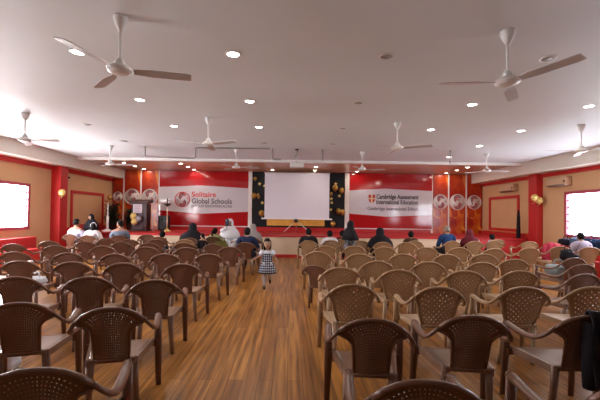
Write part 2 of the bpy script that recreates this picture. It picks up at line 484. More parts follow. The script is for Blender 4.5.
# ------------------------------------------------------------------ projector screen
t = empty('projector_screen', (.25, 15.25, ZS + .02), 0, 'large white projection screen on a tripod in the centre of the stage', 'screen')
zt = 3.26 - ZS - .02; zb = 1.37 - ZS - .02
MB().bb(-1.33, 1.41, -.006, .006, zb, zt).build('screen_cloth', M_screen, t)
MB().bb(-1.36, 1.44, -.03, .03, zt, zt + .05, .01).build('top_case', M_alu, t)
MB().bb(-1.46, 1.54, -.03, .03, zb - .06, zb, .01).build('bottom_bar', M_steelw, t)
MB().tube([(0.03, .05, .35), (0.03, .05, zt)], .018, 8).build('pole', M_alu, t)
MB().bb(-.06, .08, -.05, .08, .42, .56, .015).build('hub', M_black, t)
for dx, dy in ((-.50, -.10), (.58, -.10), (.03, .42)):
    MB().tube([(.03, .03, .52), (dx, dy, .012)], .018, 8).build('leg', M_alu, t)

# ------------------------------------------------------------------ stage things
zs = ZS + .02
t = empty('podium', (-6.02, 14.6, zs), 0, 'dark wooden lectern with a white paper sign at left of the stage', 'lectern')
MB().bb(-.30, .30, -.22, .22, 0, 1.10, .01).bb(-.36, .36, -.28, .28, 0, .06, .01).build('body', M_podium, t)
MB().bb(-.24, .14, -.235, -.22, .10, 1.04, .004).build('front_panel', M_podium_front, t)
MB().box((0, 0, 1.17), (.74, .56, .08), (R(8), 0, 0), .015).box((0, .25, 1.22), (.74, .06, .12), bevel=.01).build('top', M_podium, t)
s_ = MB().bb(-.24, .12, -.245, -.235, .73, 1.08).build('sign', M_paper, t)
b = MB()
for k in range(5):
    b.bb(-.17, .05 - .03 * (k % 2), -.25, -.245, .78 + k * .055, .80 + k * .055)
b.build('sign_print', mat('print_violet', (.30, .16, .26), .6), s_)
for (dx, dz, r_, m, lab) in ((-.17, .60, .125, M_palegold, 'upper pale gold balloon taped to the front of the lectern'), (-.13, .38, .125, M_palegold, 'lower pale gold balloon taped to the front of the lectern'), (.04, .50, .11, M_silver, 'grey balloon beside gold balloons on the front of the lectern')):
    o = MB().ball((0, 0, 0), r_, 16, (1, 1, 1.08)).build('balloon', m, None, (-6.02 + dx, 14.6 - .237 - r_, zs + dz))
    MB().lathe([(.004, -.03), (.02, -.03), (.008, 0), (.004, .01)], (0, 0, -r_ * 1.06), 8).build('knot', m, o)
    tag(o, lab, 'balloon', 'balloons on the lectern')
# oil lamp
t = empty('oil_lamp', (-4.87, 14.3, zs), 0, 'tall brass oil lamp with dark bowl standing on the stage beside the banner', 'oil lamp')
MB().lathe([(.16, 0), (.16, .02), (.12, .05), (.06, .10), (.03, .16), (.02, .2)]).build('base', M_brass, t)
MB().lathe([(.020, .18), (.022, .4), (.034, .42), (.022, .44), (.02, .7), (.034, .72), (.02, .74), (.018, 1.0), (.03, 1.02)], n=12).build('pole', mat('pale_brass', (.72, .58, .42), .3, .5, .5), t)
MB().lathe([(.02, 1.0), (.06, 1.03), (.14, 1.08), (.15, 1.11), (.03, 1.10)]).build('bowl', mat('dark_brass', (.05, .035, .03), .4, .5, .6), t)
MB().lathe([(.02, 1.10), (.015, 1.18), (.035, 1.22), (.03, 1.27), (.008, 1.33), (.004, 1.37)], n=12).build('finial', mat('dark_brass', (.05, .035, .03)), t)
# pedestal stand
t = empty('pedestal_stand', (-7.08, 14.0, zs), 0, 'white pedestal stand with round plate on the stage, left of the lectern', 'stand')
MB().lathe([(.20, 0), (.20, .03), (.10, .06), (.05, .10)]).build('base', M_steelw, t)
MB().lathe([(.045, .08), (.045, .55), (.03, .58), (.018, .60), (.018, 1.15)], n=14).build('pole', M_steelw, t)
MB().lathe([(.02, 1.14), (.10, 1.17), (.10, 1.19), (.02, 1.20)]).build('plate', M_brass, t)
# potted plants
def plant(x, y, h, w, label, seed):
    rnd = random.Random(seed)
    t = empty('potted_plant', (x, y, zs), 0, label, 'plant')
    MB().lathe([(.13, 0), (.17, .24), (.18, .25), (.16, .25), (.15, .22), (.02, .2)]).build('pot', M_pot, t)
    st_ = MB(); lf = MB()
    for k in range(44):
        a = rnd.uniform(0, 6.28); hh = h * rnd.uniform(.35, 1.0); rr = w * rnd.uniform(.15, .8)
        tip = Vector((rr * math.cos(a), rr * math.sin(a) * .6, hh))
        base = Vector((0, 0, .2)); mid = Vector((tip.x * .3, tip.y * .3, hh * .6))
        pts = [base.lerp(mid, q / 4) for q in range(4)] + [mid.lerp(tip, q / 4) for q in range(5)]
        st_.tube(pts, .007, 5)
        for q in range(2, len(pts)):
            for sgn in (-1, 1):
                c = pts[q]; d = Vector((math.cos(a + sgn * 1.3), math.sin(a + sgn * 1.3), rnd.uniform(-.5, .5))) * (.17 + .08 * rnd.random())
                n_ = d.cross(Vector((0, 0, 1))).normalized() * .042
                vs = [lf.bm.verts.new(p) for p in (c, c + d * .45 + n_, c + d, c + d * .45 - n_)]
                lf.bm.faces.new(vs)
    st_.build('stem', M_leaf, t)
    lf2 = lf.build('foliage', M_leaf, t)
    md = lf2.modifiers.new('thick', 'SOLIDIFY'); md.thickness = .004
plant(-7.35, 14.9, 1.25, .42, 'dark leafy potted plant at the far left of the stage by the wall', 1)
plant(-6.78, 15.3, .95, .22, 'smaller dark potted plant between leafy plant and lectern on stage', 2)
# floor speaker on stage
t = empty('loudspeaker', (-5.30, 15.2, zs), 0, 'black loudspeaker on the stage floor between lectern and oil lamp', 'speaker')
MB().box((0, 0, .32), (.42, .36, .62), bevel=.05).build('cabinet', M_black, t)
MB().lathe([(.14, 0), (.14, .012), (.11, .016), (.04, .006)], (0, -.18, .24), 20, axis='Y').build('woofer', mat('speaker_cone', (.03, .03, .03), .7), t)
MB().lathe([(.06, 0), (.06, .012), (.02, .006)], (0, -.18, .50), 16, axis='Y').build('tweeter', mat('speaker_cone', (.03, .03, .03), .7), t)
# mic stand
t = empty('microphone_stand', (-5.68, 14.9, zs), 0, 'thin white microphone stand next to the lectern on the stage', 'stand')
MB().lathe([(.11, 0), (.11, .02), (.02, .03)]).build('base', M_steelw, t)
MB().tube([(0, 0, .02), (0, 0, .62)], .012, 8).build('pole', M_steelw, t)
MB().tube([(0, 0, .60), (0, -.04, .72)], [.02, .03], 8).build('microphone', M_alu, t)
# wall speaker
t = empty('wall_speaker', (-7.88, 12.55, 2.70), R(-70), 'small black speaker high on wall behind left red pillar', 'speaker')
MB().box((0, 0, 0), (.16, .14, .26), bevel=.015).build('cabinet', M_black, t)
MB().lathe([(.05, 0), (.05, .01), (.02, .004)], (0, -.07, -.04), 14, axis='Y').build('cone', mat('speaker_cone', (.03, .03, .03)), t)
MB().bb(-.02, .02, .06, .16, -.03, .03).build('bracket', M_black, t)
# balloons on pillars
for x, y, z, lab in ((-7.55, 11.90, 2.13, 'gold balloon tied to the left red pillar'), (8.28, 12.18, 2.20, 'upper left of two gold balloons on right red pillar'), (8.44, 12.18, 2.11, 'lower right of two gold balloons on right red pillar')):
    o = MB().ball((0, 0, 0), .11, 16, (1, 1, 1.1)).build('balloon', M_palegold, None, (x, y, z))
    MB().lathe([(.004, -.03), (.02, -.03), (.008, 0), (.004, .01)], (0, 0, -.12), 8).build('knot', M_palegold, o)
    MB().tube([(0, 0, -.14), (-.05 if x > 0 else -.10, .06, -.2), (.06 if x > 0 else -.16, .14, -.16)], .004, 5).build('ribbon', M_palegold, o)
    tag(o, lab, 'balloon', 'gold balloons on the pillars')
o = MB().ball((0, 0, 0), .09, 16, (1, 1, 1.1)).build('balloon', M_gold, None, (-7.62, 15.2, 2.12))
tag(o, 'gold balloon above the leafy potted plant at far left of stage', 'balloon')
# air conditioners
for y0, y1, z, lab in ((13.62, 14.55, 2.67, 'wall air conditioner on right wall beyond the red pillar, above framed panel'), (11.02, 11.86, 2.68, 'wall air conditioner on right wall between red pillar and bright window')):
    t = empty('air_conditioner', (XR, (y0 + y1) / 2, z), 0, lab, 'air conditioner')
    h = (y1 - y0) / 2
    MB().bb(-.22, 0, -h, h, -.14, .14, .03).build('body', mat('ac_cream', (.52, .34, .21), .4), t)
    MB().box((-.19, 0, -.13), (.10, 2 * h - .1, .02), (0, R(25), 0)).build('louver', mat('ac_louver', (.20, .13, .11), .5), t)
    MB().bb(-.225, -.215, -h + .03, -h + .09, -.05, .02).build('display', M_black, t)
# folded umbrella leaning by the right panel
t = empty('folded_umbrella', (8.35, 13.15, ZS * 0), 0, 'tall folded black garden umbrella leaning against right wall by framed panel', 'umbrella')
MB().lathe([(.05, .55), (.065, .60), (.07, .9), (.055, 1.5), (.035, 1.75), (.012, 1.80)], n=12).build('canopy', cloth('black_cloth', (.012, .010, .014)), t)
MB().tube([(0, 0, .02), (0, 0, .65)], .02, 8).build('pole', M_black, t)
MB().lathe([(.24, 0), (.24, .05), (.06, .08)]).build('base', M_black, t)

# ------------------------------------------------------------------ ceiling things
def make_fan():
    t = empty('ceiling_fan')
    MB().lathe([(.07, 0), (.072, -.02), (.055, -.08), (.028, -.13), (.014, -.15)]).build('canopy', M_steelw, t)
    MB().tube([(0, 0, -.12), (0, 0, -.46)], .014, 10).build('downrod', M_steelw, t)
    MB().lathe([(.016, -.41), (.045, -.44), (.055, -.475), (.03, -.485)]).build('lower_canopy', M_steelw, t)
    MB().lathe([(.03, -.475), (.09, -.49), (.12, -.515), (.117, -.54), (.08, -.56), (.03, -.567)]).build('motor', M_steelw, t)
    for k in range(3):
        b = MB(); n_ = 10; top = []; bot = []
        for i in range(n_ + 1):
            r_ = .13 + (.68 - .13) * i / n_
            w = .028 + .030 * min(1, i / 3)
            if i == n_: w *= .8
            for lst, dz in ((top, .004), (bot, -.004)):
                lst.append((b.bm.verts.new((r_, -w, -.533 + dz + .011)), b.bm.verts.new((r_, w, -.533 + dz - .011))))
        for i in range(n_):
            b.bm.faces.new((top[i][0], top[i + 1][0], top[i + 1][1], top[i][1]))
            b.bm.faces.new((bot[i][1], bot[i + 1][1], bot[i + 1][0], bot[i][0]))
            for q in (0, 1): b.bm.faces.new((top[i][q], top[i + 1][q], bot[i + 1][q], bot[i][q]))
        b.bm.faces.new((top[n_][0], top[n_][1], bot[n_][1], bot[n_][0])); b.bm.faces.new((top[0][0], top[0][1], bot[0][1], bot[0][0]))
        o = b.build('blade', M_fanblade, t); o.rotation_euler = (0, 0, 2 * PI * k / 3)
    return t
fan0 = make_fan(); first = True
cn = ('leftmost', 'left of centre', 'right of centre', 'rightmost'); rn = ('nearest', 'middle', 'farthest')
for i, (x, y, a, ci, ri) in enumerate(((-1.695, 3.52, 14, 1, 0), (2.22, 3.68, 54, 2, 0), (-5.23, 7.05, 0, 0, 1), (-1.66, 7.2, -28, 1, 1), (2.18, 7.35, -30, 2, 1), (5.95, 7.35, -62, 3, 1),
                                      (-5.2, 10.35, 15, 0, 2), (-1.62, 10.7, 5, 1, 2), (2.15, 10.8, 0, 2, 2), (5.87, 10.75, 3, 3, 2))):
    f = fan0 if first else copy_tree(fan0); first = False
    f.location = (x, y, ZC); f.rotation_euler = (0, 0, R(a))
    tag(f, 'white three-blade ceiling fan, %s in the %s row of fans' % (cn[ci] if ri else ('left of the two' if ci == 1 else 'right of the two'), rn[ri]), 'ceiling fan', 'ceiling fans over the chairs')

def make_light(m, r_=.074):
    t = empty('ceiling_light')
    MB().lathe([(r_ + .022, .001), (r_ + .022, -.008), (r_, -.012), (r_ - .004, -.002), (.01, -.001)]).build('frame', M_steelw, t)
    MB().lathe([(r_ - .004, -.003), (r_ - .004, -.007)]).build('diffuser', m, t)
    return t
lon, loff, lst = make_light(M_lamp_on), make_light(M_lamp_off), make_light(M_lamp_stage, .075)
used = set()
cols = (-4.5, -2.58, -.71, 1.14, 3.08, 5.07); rows = (4.3, 6.1, 7.9, 9.65, 11.5)
ON = {(1, 0), (1, 1), (1, 2), (2, 0), (2, 1), (2, 2), (4, 1), (4, 2), (5, 1), (5, 2), (5, 3), (5, 4)}
def lamp(name, loc, e, r_, col=(1, .93, .83)):
    l = bpy.data.lights.new(name, 'AREA'); l.shape = 'DISK'; l.size = r_ * 2; l.energy = e; l.color = col
    o = bpy.data.objects.new(name, l); o.location = loc; COL.objects.link(o)
for ci, x in enumerate(cols):
    for ri, y in enumerate(rows):
        if (ci, ri) in ((0, 0), (0, 1), (5, 0), (0, 4), (1, 4), (2, 4), (3, 4), (4, 4), (4, 3)): continue
        on = (ci, ri) in ON
        src = lon if on else loff
        f = src if src.name not in used else copy_tree(src); used.add(src.name)
        f.location = (x, y, ZC)
        tag(f, '%s round downlight, %s row of hall ceiling from camera, %s column from left' % ('lit' if on else 'unlit', ordw(ri + 1), ordw(ci + 1)), 'ceiling light', 'round downlights in the hall ceiling')
        if on: lamp('downlight_beam', (x, y, ZC - .02), 16, .08)
for k, (xs_, ys_) in enumerate((((-6.45,), (13.9, 14.9, 15.8)), ((-4.25,), (13.9, 14.9, 15.8)), ((-.78, 1.05), (15.5,)), ((1.02,), (14.4,)), ((2.9,), (14.4, 15.7)), ((6.85,), (13.9, 14.8, 15.8)))):
    for x in xs_:
        for j, y in enumerate(ys_):
            f = lst if lst.name not in used else copy_tree(lst); used.add(lst.name)
            f.location = (x, y, ZC + .01)
            where = ('above the left orange panels', 'above the Solitaire banner', 'above the %s of the projector screen' % ('left half' if x < 0 else 'right half'), 'in front of the projector screen', 'left of the Cambridge banner top', 'above the right orange panels')[k]
            dep = ('front', 'middle', 'back')[j] if len(ys_) == 3 else (('front', 'back')[j] if len(ys_) == 2 else 'single')
            tag(f, 'lit %s stage downlight %s' % (dep, where), 'ceiling light', 'round downlights in the stage ceiling')
            lamp('stage_beam', (x, y, ZC - .01), 4.2, .07, (1, .86, .68))

# hanging pipes near the stage
def pipe(label, pts):
    o = MB().tube(pts, .022, 8).build('ceiling_pipe', mat('pipe_grey', (.36, .33, .32), .4, .5, .3))
    tag(o, label, 'pipe')
pipe('grey pipe bracket hanging from ceiling above the left orange panels', [(-4.22, 10.4, ZC), (-4.22, 10.4, 3.17), (-4.18, 10.4, 3.14), (-2.80, 10.4, 3.10), (-2.76, 10.4, 3.13), (-2.76, 10.4, 3.40), (-2.70, 10.4, 3.415), (-.60, 10.4, 3.415)])
pipe('short bent pipe hanging from ceiling left of the projector', [(-.53, 10.5, ZC), (-.53, 10.5, 3.14), (-.50, 10.5, 3.12), (-.28, 10.5, 3.12)])
pipe('short straight pipe hanging from ceiling right of the projector', [(.93, 10.5, ZC), (.93, 10.5, 3.10)])
pipe('short straight pipe hanging from ceiling above the right orange panels', [(4.62, 10.4, ZC), (4.62, 10.4, 3.06)])
# projector
t = empty('projector', (.18, 10.5, ZC), 0, 'white ceiling projector on a pole mount before the stage opening', 'projector')
MB().lathe([(.06, 0), (.06, -.02), (.02, -.03)]).build('mount_plate', M_black, t)
MB().tube([(0, 0, -.02), (0, 0, -.42)], .014, 8).build('mount_pole', M_alu, t)
MB().box((0, 0, -.48), (.40, .30, .12), bevel=.02).build('body', M_steelw, t)
MB().lathe([(.05, 0), (.05, .03), (.03, .035)], (.08, .15, -.48), 14, axis='Y').build('lens', M_black, t).rotation_euler = (0, 0, 0)
MB().tube([(.03, .05, -.02), (-.03, .06, -.2), (.02, .05, -.42)], .008, 6).build('cable', M_black, t)

# ------------------------------------------------------------------ chairs
RAIL = [(0, -.30, .815), (.06, -.299, .811), (.12, -.296, .796), (.175, -.289, .768), (.222, -.274, .728), (.256, -.248, .684), (.278, -.205, .645), (.288, -.14, .618), (.290, -.05, .606), (.288, .05, .606), (.284, .14, .613), (.280, .215, .620)]
def rail_at(x):
    x = abs(x)
    for a, b in zip(RAIL, RAIL[1:]):
        if a[0] <= x <= b[0]:
            k = (x - a[0]) / (b[0] - a[0])
            return (a[1] + (b[1] - a[1]) * k, a[2] + (b[2] - a[2]) * k)
    return (RAIL[5][1], RAIL[5][2])
def make_chair(kind):
    t = empty('plastic_armchair')
    md, ms = (M_chair_d, M_glare_d) if kind == 'dark' else (M_chair_t, M_glare_t)
    # perforated back panel with the top rail
    nc, nr, hole = (18, 20, .27) if kind == 'dark' else (14, 14, .33)
    b = MB(); bm = b.bm
    def P(u, v):
        w = .116 + .016 * v + .100 * max(0, (v - .66) / .34) ** 2.4
        if kind == 'tan': w = .128 + .055 * min(1, v / .55) ** .8 + .050 * max(0, (v - .55) / .45) ** 2
        x = u * w
        yr, zr = rail_at(u * .238)
        z = .420 + (zr - .420) * v
        y0 = -.222 + .03 * u * u
        y = y0 + (yr - y0) * (v ** .9)
        return Vector((x, y, z))
    grid = {}
    for i in range(nc + 1):
        for j in range(nr + 1):
            grid[i, j] = bm.verts.new(P(-1 + 2 * i / nc, j / nr))
    for i in range(nc):
        for j in range(nr):
            q = [grid[i, j], grid[i + 1, j], grid[i + 1, j + 1], grid[i, j + 1]]
            edge = i == 0 or i == nc - 1 or j == 0 or j >= nr - 1
            if edge or (kind == 'tan' and (i + j) % 2):
                bm.faces.new(q); continue
            c = sum((v.co for v in q), Vector()) / 4
            inn = [bm.verts.new(c + (v.co - c) * (hole * (1.25 if kind == 'tan' else 1))) for v in q]
            for k in range(4):
                bm.faces.new((q[k], q[(k + 1) % 4], inn[(k + 1) % 4], inn[k]))
    bmesh.ops.recalc_face_normals(bm, faces=bm.faces)
    bmesh.ops.solidify(bm, geom=bm.faces[:], thickness=.008)
    top = [p for p in RAIL if p[0] <= .23]
    pts = [(-x, y, z) for x, y, z in reversed(top)] + list(top[1:])
    b.tube(pts, .0195, 8, .8)
    for s in (-1, 1):
        b.tube([P(s, v / 8) for v in range(9)], .011, 6)
    b.tube([P(u / 4, 0) for u in range(-4, 5)], .012, 6)
    b.build('backrest', md, t)
    # seat
    b = MB(); bm = b.bm; nx, ny = 10, 10; g = {}
    for i in range(nx + 1):
        for j in range(ny + 1):
            u = -1 + 2 * i / nx; v = j / ny
            w = .165 + .085 * v
            y = -.20 + .45 * v
            z = .425 - .014 * (1 - u * u) * math.sin(PI * min(1, v * 1.1)) - (.035 * max(0, (v - .85) / .15) ** 2)
            g[i, j] = bm.verts.new((u * w, y, z))
    for i in range(nx):
        for j in range(ny):
            bm.faces.new((g[i, j], g[i + 1, j], g[i + 1, j + 1], g[i, j + 1]))
    bmesh.ops.recalc_face_normals(bm, faces=bm.faces)
    bmesh.ops.solidify(bm, geom=bm.faces[:], thickness=.012)
    for f in bm.faces: f.smooth = True
    for s in (-1, 1):
        b.box((s * .21, .025, .400), (.014, .44, .055), (0, 0, -s * R(10.7)))
    b.bb(-.24, .24, .236, .250, .36, .40); b.bb(-.16, .16, -.203, -.19, .395, .42)
    b.build('seat', ms, t)
    for s in (-1, 1):
        arm = [p for p in RAIL if p[0] >= .22]
        i0 = RAIL.index(arm[0])
        pts = [(s * x, y, z) for x, y, z in RAIL[i0:]]
        b = MB(); b.tube(pts, [.0195, .020, .022, .024, .025, .026, .027, .026][:len(pts)], 8, .7)
        b.tube([pts[-1], (s * .279, .235, .618), (s * .279, .243, .600)], [.026, .024, .018], 8, .8)
        b.build('armrest', md, t)
    for s in (-1, 1):
        b = MB()
        b.tube([(s * .280, .215, .61), (s * .279, .225, .42), (s * .283, .245, .2), (s * .287, .262, 0.0)], [.030, .033, .029, .024], 8, .62)
        b.bb(min(s * .24, s * .285), max(s * .24, s * .285), .19, .245, .36, .412)
        b.build('leg', md, t)
        b = MB()
        b.tube([(s * .150, -.175, .42), (s * .158, -.16, .2), (s * .172, -.125, 0.0)], [.032, .027, .021], 8, .75)
        b.build('leg', ms, t)  # rear legs share the lightened colour, standing in for caught light
    return t
proto = {'dark': make_chair('dark'), 'tan': make_chair('tan')}
fresh = {'dark', 'tan'}
def put_chair(kind, X, Y, deg, label, group, sc=1.0):
    if kind in fresh:
        fresh.discard(kind); c = proto[kind]
    else:
        c = copy_tree(proto[kind])
    th = R(deg)
    c.location = (X - .3 * sc * math.sin(th), Y + .3 * sc * math.cos(th), 0)
    c.rotation_euler = (0, 0, th); c.scale = (sc, sc, sc)
    tag(c, label, 'chair', group)
    return c
# rows of chairs left of the aisle, each row from the aisle outwards (x, y of the back's top)
LEFT = [[(-1.09, 1.56)],
        [(-1.27, 2.57), (-2.00, 2.67)],
        [(-1.36, 3.66), (-2.10, 3.78), (-2.82, 3.72)],
        [(-1.44, 4.85), (-2.24, 4.86), (-2.95, 4.90), (-3.68, 4.92)],
        [(-1.36, 6.10), (-2.07, 6.01), (-2.86, 5.91), (-3.66, 5.96), (-4.56, 5.99)],
        [(-1.24, 7.45), (-2.05, 7.20), (-2.86, 7.20), (-3.78, 7.28), (-4.71, 7.25), (-5.71, 7.45)],
        [(-1.72, 8.15), (-2.45, 8.35), (-3.18, 8.16), (-3.90, 8.34), (-4.73, 8.34), (-5.56, 8.34)],
        [(-2.75, 9.43), (-3.43, 9.29), (-4.08, 9.16), (-4.78, 9.40)],
        [(-4.50, 11.35)]]
rj = random.Random(11)
for r_, row in enumerate(LEFT):
    for k, (x, y) in enumerate(row):
        if len(row) == 1:
            lab = 'brown plastic armchair left of the aisle, ' + ('nearest the camera and cut off by the frame' if r_ == 0 else 'alone in farthest row near the stage')
        else:
            lab = ('tan' if (r_, k) == (7, 0) else 'brown') + ' armchair left of aisle, %s row from camera, %s out from aisle' % (ordw(r_ + 1), ordw(k + 1))
        put_chair('tan' if (r_, k) == (7, 0) else 'dark', x, y, (14 if r_ < 3 else 9) + rj.uniform(-4, 4), lab, 'brown armchairs left of the aisle')
RIGHT = [[('dark', .58, 1.50), ('dark', 1.50, 1.50)],
         [('dark', .56, 2.38), ('dark', 1.28, 2.49), ('dark', 2.11, 2.53)],
         [('tan', .63, 3.57), ('tan', 1.46, 3.50), ('tan', 2.33, 3.56), ('tan', 3.05, 3.61)],
         [('tan', .68, 4.73), ('tan', 1.40, 4.58), ('tan', 2.24, 4.58), ('tan', 2.98, 4.64), ('dark', 3.66, 4.46)],
         [('tan', 1.34, 5.47), ('tan', 2.11, 5.44), ('tan', 2.93, 5.46), ('tan', 3.72, 5.95), ('dark', 4.40, 5.40)],
         [('tan', .53, 6.75), ('tan', 1.25, 6.44), ('tan', 2.07, 6.54), ('tan', 2.88, 6.57), ('tan', 3.64, 6.72), ('dark', 4.97, 6.28)],
         [('tan', .80, 8.03), ('tan', 1.47, 8.14), ('tan', 2.11, 7.98), ('tan', 3.05, 8.00), ('tan', 3.81, 8.07), ('tan', 4.52, 7.94), ('tan', 5.51, 8.26), ('tan', 6.66, 8.85), ('tan', 7.30, 8.75)],
         [('tan', 1.97, 9.90), ('tan', 3.08, 9.46), ('tan', 6.03, 10.60), ('tan', 7.05, 10.58)]]
for r_, row in enumerate(RIGHT):
    for k, (kd, x, y) in enumerate(row):
        nm = 'dark brown' if kd == 'dark' else 'tan'
        lab = '%s armchair right of aisle, %s row from camera, %s out from aisle' % (nm, ordw(r_ + 1), ordw(k + 1))
        put_chair(kd, x, y, -4 + rj.uniform(-4, 3) + (14 if kd == 'dark' and r_ > 2 else 0), lab, 'armchairs right of the aisle')
put_chair('dark', .40, 5.66, -26, 'small dark brown armchair turned aslant at the right edge of the aisle', 'armchairs right of the aisle', .87)

# ------------------------------------------------------------------ people
def skin_obj(verts, edges, radii, root=0, lv=1):
    me = bpy.data.meshes.new('tmp'); me.from_pydata([tuple(v) for v in verts], edges, [])
    o = bpy.data.objects.new('tmp', me); COL.objects.link(o)
    o.modifiers.new('skin', 'SKIN').use_smooth_shade = True
    sv = me.skin_vertices[0].data
    for i, r_ in enumerate(radii):
        sv[i].radius = r_ if isinstance(r_, tuple) else (r_, r_)
        sv[i].use_root = (i == root)
    sd = o.modifiers.new('sub', 'SUBSURF'); sd.levels = lv; sd.render_levels = lv
    dg = bpy.context.evaluated_depsgraph_get(); dg.update()
    out = bpy.data.meshes.new_from_object(o.evaluated_get(dg))
    bpy.data.objects.remove(o); bpy.data.meshes.remove(me)
    return out
def add_mesh(bm, me, mi=0):
    n0 = len(bm.faces)
    bm.from_mesh(me); bm.faces.ensure_lookup_table()
    for f in bm.faces[n0:]:
        f.material_index = mi; f.smooth = True
    bpy.data.meshes.remove(me)

def head_into(bm, c, s, turn, tilt=0.0):
    """head with nose, brow, chin, ears, eyes and mouth, facing +y before the turn"""
    c = Vector(c); Rm = Matrix.Rotation(turn, 3, 'Z') @ Matrix.Rotation(tilt, 3, 'X')
    t = bmesh.new()
    bmesh.ops.create_uvsphere(t, u_segments=20, v_segments=16, radius=1)
    for v in t.verts:
        x, y, z = v.co
        w = .078 * (1 - .20 * max(0, -z) ** 1.5)
        px, py, pz = x * w, y * .095, z * .118
        if z < 0 and y > 0: py += .010 * (-z)
        d = (px / .016) ** 2 + ((pz + .012) / .026) ** 2
        if y > 0: py += .024 * math.exp(-d)
        for sx in (-1, 1):
            d = ((px - sx * .032) / .016) ** 2 + ((pz - .012) / .012) ** 2
            if y > 0: py -= .009 * math.exp(-d)
        v.co = (px, py, pz)
    for f in t.faces: f.material_index = 0; f.smooth = True
    def ball(p, r_, sc, mi):
        q = bmesh.ops.create_uvsphere(t, u_segments=8, v_segments=6, radius=r_)
        for v in q['verts']: v.co = Vector((v.co.x * sc[0], v.co.y * sc[1], v.co.z * sc[2])) + Vector(p)
        for f in {f for v in q['verts'] for f in v.link_faces}: f.material_index = mi; f.smooth = True
    for sx in (-1, 1):
        ball((sx * .031, .084, .010), .011, (1.2, .6, .8), 1)
        ball((sx * .079, -.005, -.005), .026, (.35, .7, 1.1), 0)
        ball((sx * .031, .089, .034), .014, (1.3, .35, .3), 1)
    ball((0, .093, -.056), .020, (1.1, .4, .38), 2)
    for v in t.verts: v.co = c + (Rm @ v.co) * s
    me = bpy.data.meshes.new('t'); t.to_mesh(me); t.free()
    bm.from_mesh(me); bpy.data.meshes.remove(me)

def hand_into(bm, wrist, d, s, side):
    """palm and five fingers, slightly curled, from the wrist along d"""
    d = Vector(d).normalized(); w = Vector(wrist)
    up = Vector((0, 0, 1)) if abs(d.z) < .8 else Vector((0, 1, 0))
    lat = d.cross(up).normalized(); nrm = lat.cross(d).normalized()
    pe = w + d * .085 * s
    add_mesh(bm, skin_obj([w, w + d * .045 * s, pe], [(0, 1), (1, 2)], [(.024 * s, .018 * s), (.036 * s, .015 * s), (.036 * s, .012 * s)]))
    for k, L_ in enumerate((.062, .075, .080, .072)):
        o_ = lat * (-.030 + .020 * k) * s * side
        a = pe + o_ - d * .02 * s
        b = pe + o_ + d * L_ * .45 * s - nrm * .006 * s
        e = pe + o_ + d * L_ * .85 * s - nrm * .028 * s
        add_mesh(bm, skin_obj([a, b, e], [(0, 1), (1, 2)], [.009 * s, .0085 * s, .007 * s]))
    a = w + d * .03 * s + lat * .025 * s * side; b = a + (d * .03 + lat * .028 * side) * s; e = b + (d * .028 + lat * .006 * side - nrm * .01) * s
    add_mesh(bm, skin_obj([a, b, e], [(0, 1), (1, 2)], [.012 * s, .011 * s, .008 * s]))

def joints(pose, s, seat):
    J = {}
    if pose == 'sit':
        hz = seat + .095 * s
        wf = 1.0 if s < .68 else max(1.0, min(1.3, 1.12 / s))
        V = lambda x, y, z: Vector((x * s * wf, y * s, hz + z * s))
        J.update(P=V(0, 0, 0), B=V(0, -.01, .16), C=V(0, -.02, .33), K=V(0, -.01, .46), N=V(0, .005, .53), H=V(0, .03, .645))
        for n_, q in (('L', -1), ('R', 1)):
            J['S' + n_] = V(q * .165, -.02, .425); J['E' + n_] = V(q * .215, .06, .17); J['W' + n_] = V(q * .13, .27, .10)
            J['Hd' + n_] = Vector((-q * .25, 1, -.1))
            J['I' + n_] = V(q * .09, .04, -.02); J['G' + n_] = V(q * .11, .42, -.005)
            gz = J['G' + n_].z
            az = max(.085 * s, gz - .43 * s)
            J['A' + n_] = Vector((q * .11 * s, .45 * s, az)); J['T' + n_] = Vector((q * .12 * s, .58 * s, az - .055 * s))
    else:
        V = lambda x, y, z: Vector((x * s, y * s, z * s))
        J.update(P=V(0, 0, .87), B=V(0, .01, 1.02), C=V(0, 0, 1.20), K=V(0, 0, 1.34), N=V(0, .01, 1.40), H=V(0, .03, 1.525))
        for n_, q in (('L', -1), ('R', 1)):
            J['S' + n_] = V(q * .165, 0, 1.30); J['E' + n_] = V(q * .23, -.02, 1.04); J['W' + n_] = V(q * .24, .06, .83)
            J['Hd' + n_] = Vector((0, .2, -1))
            J['I' + n_] = V(q * .09, 0, .84); J['G' + n_] = V(q * .10, .01, .46); J['A' + n_] = V(q * .10, -.02, .085); J['T' + n_] = V(q * .12, .12, .03)
    return J

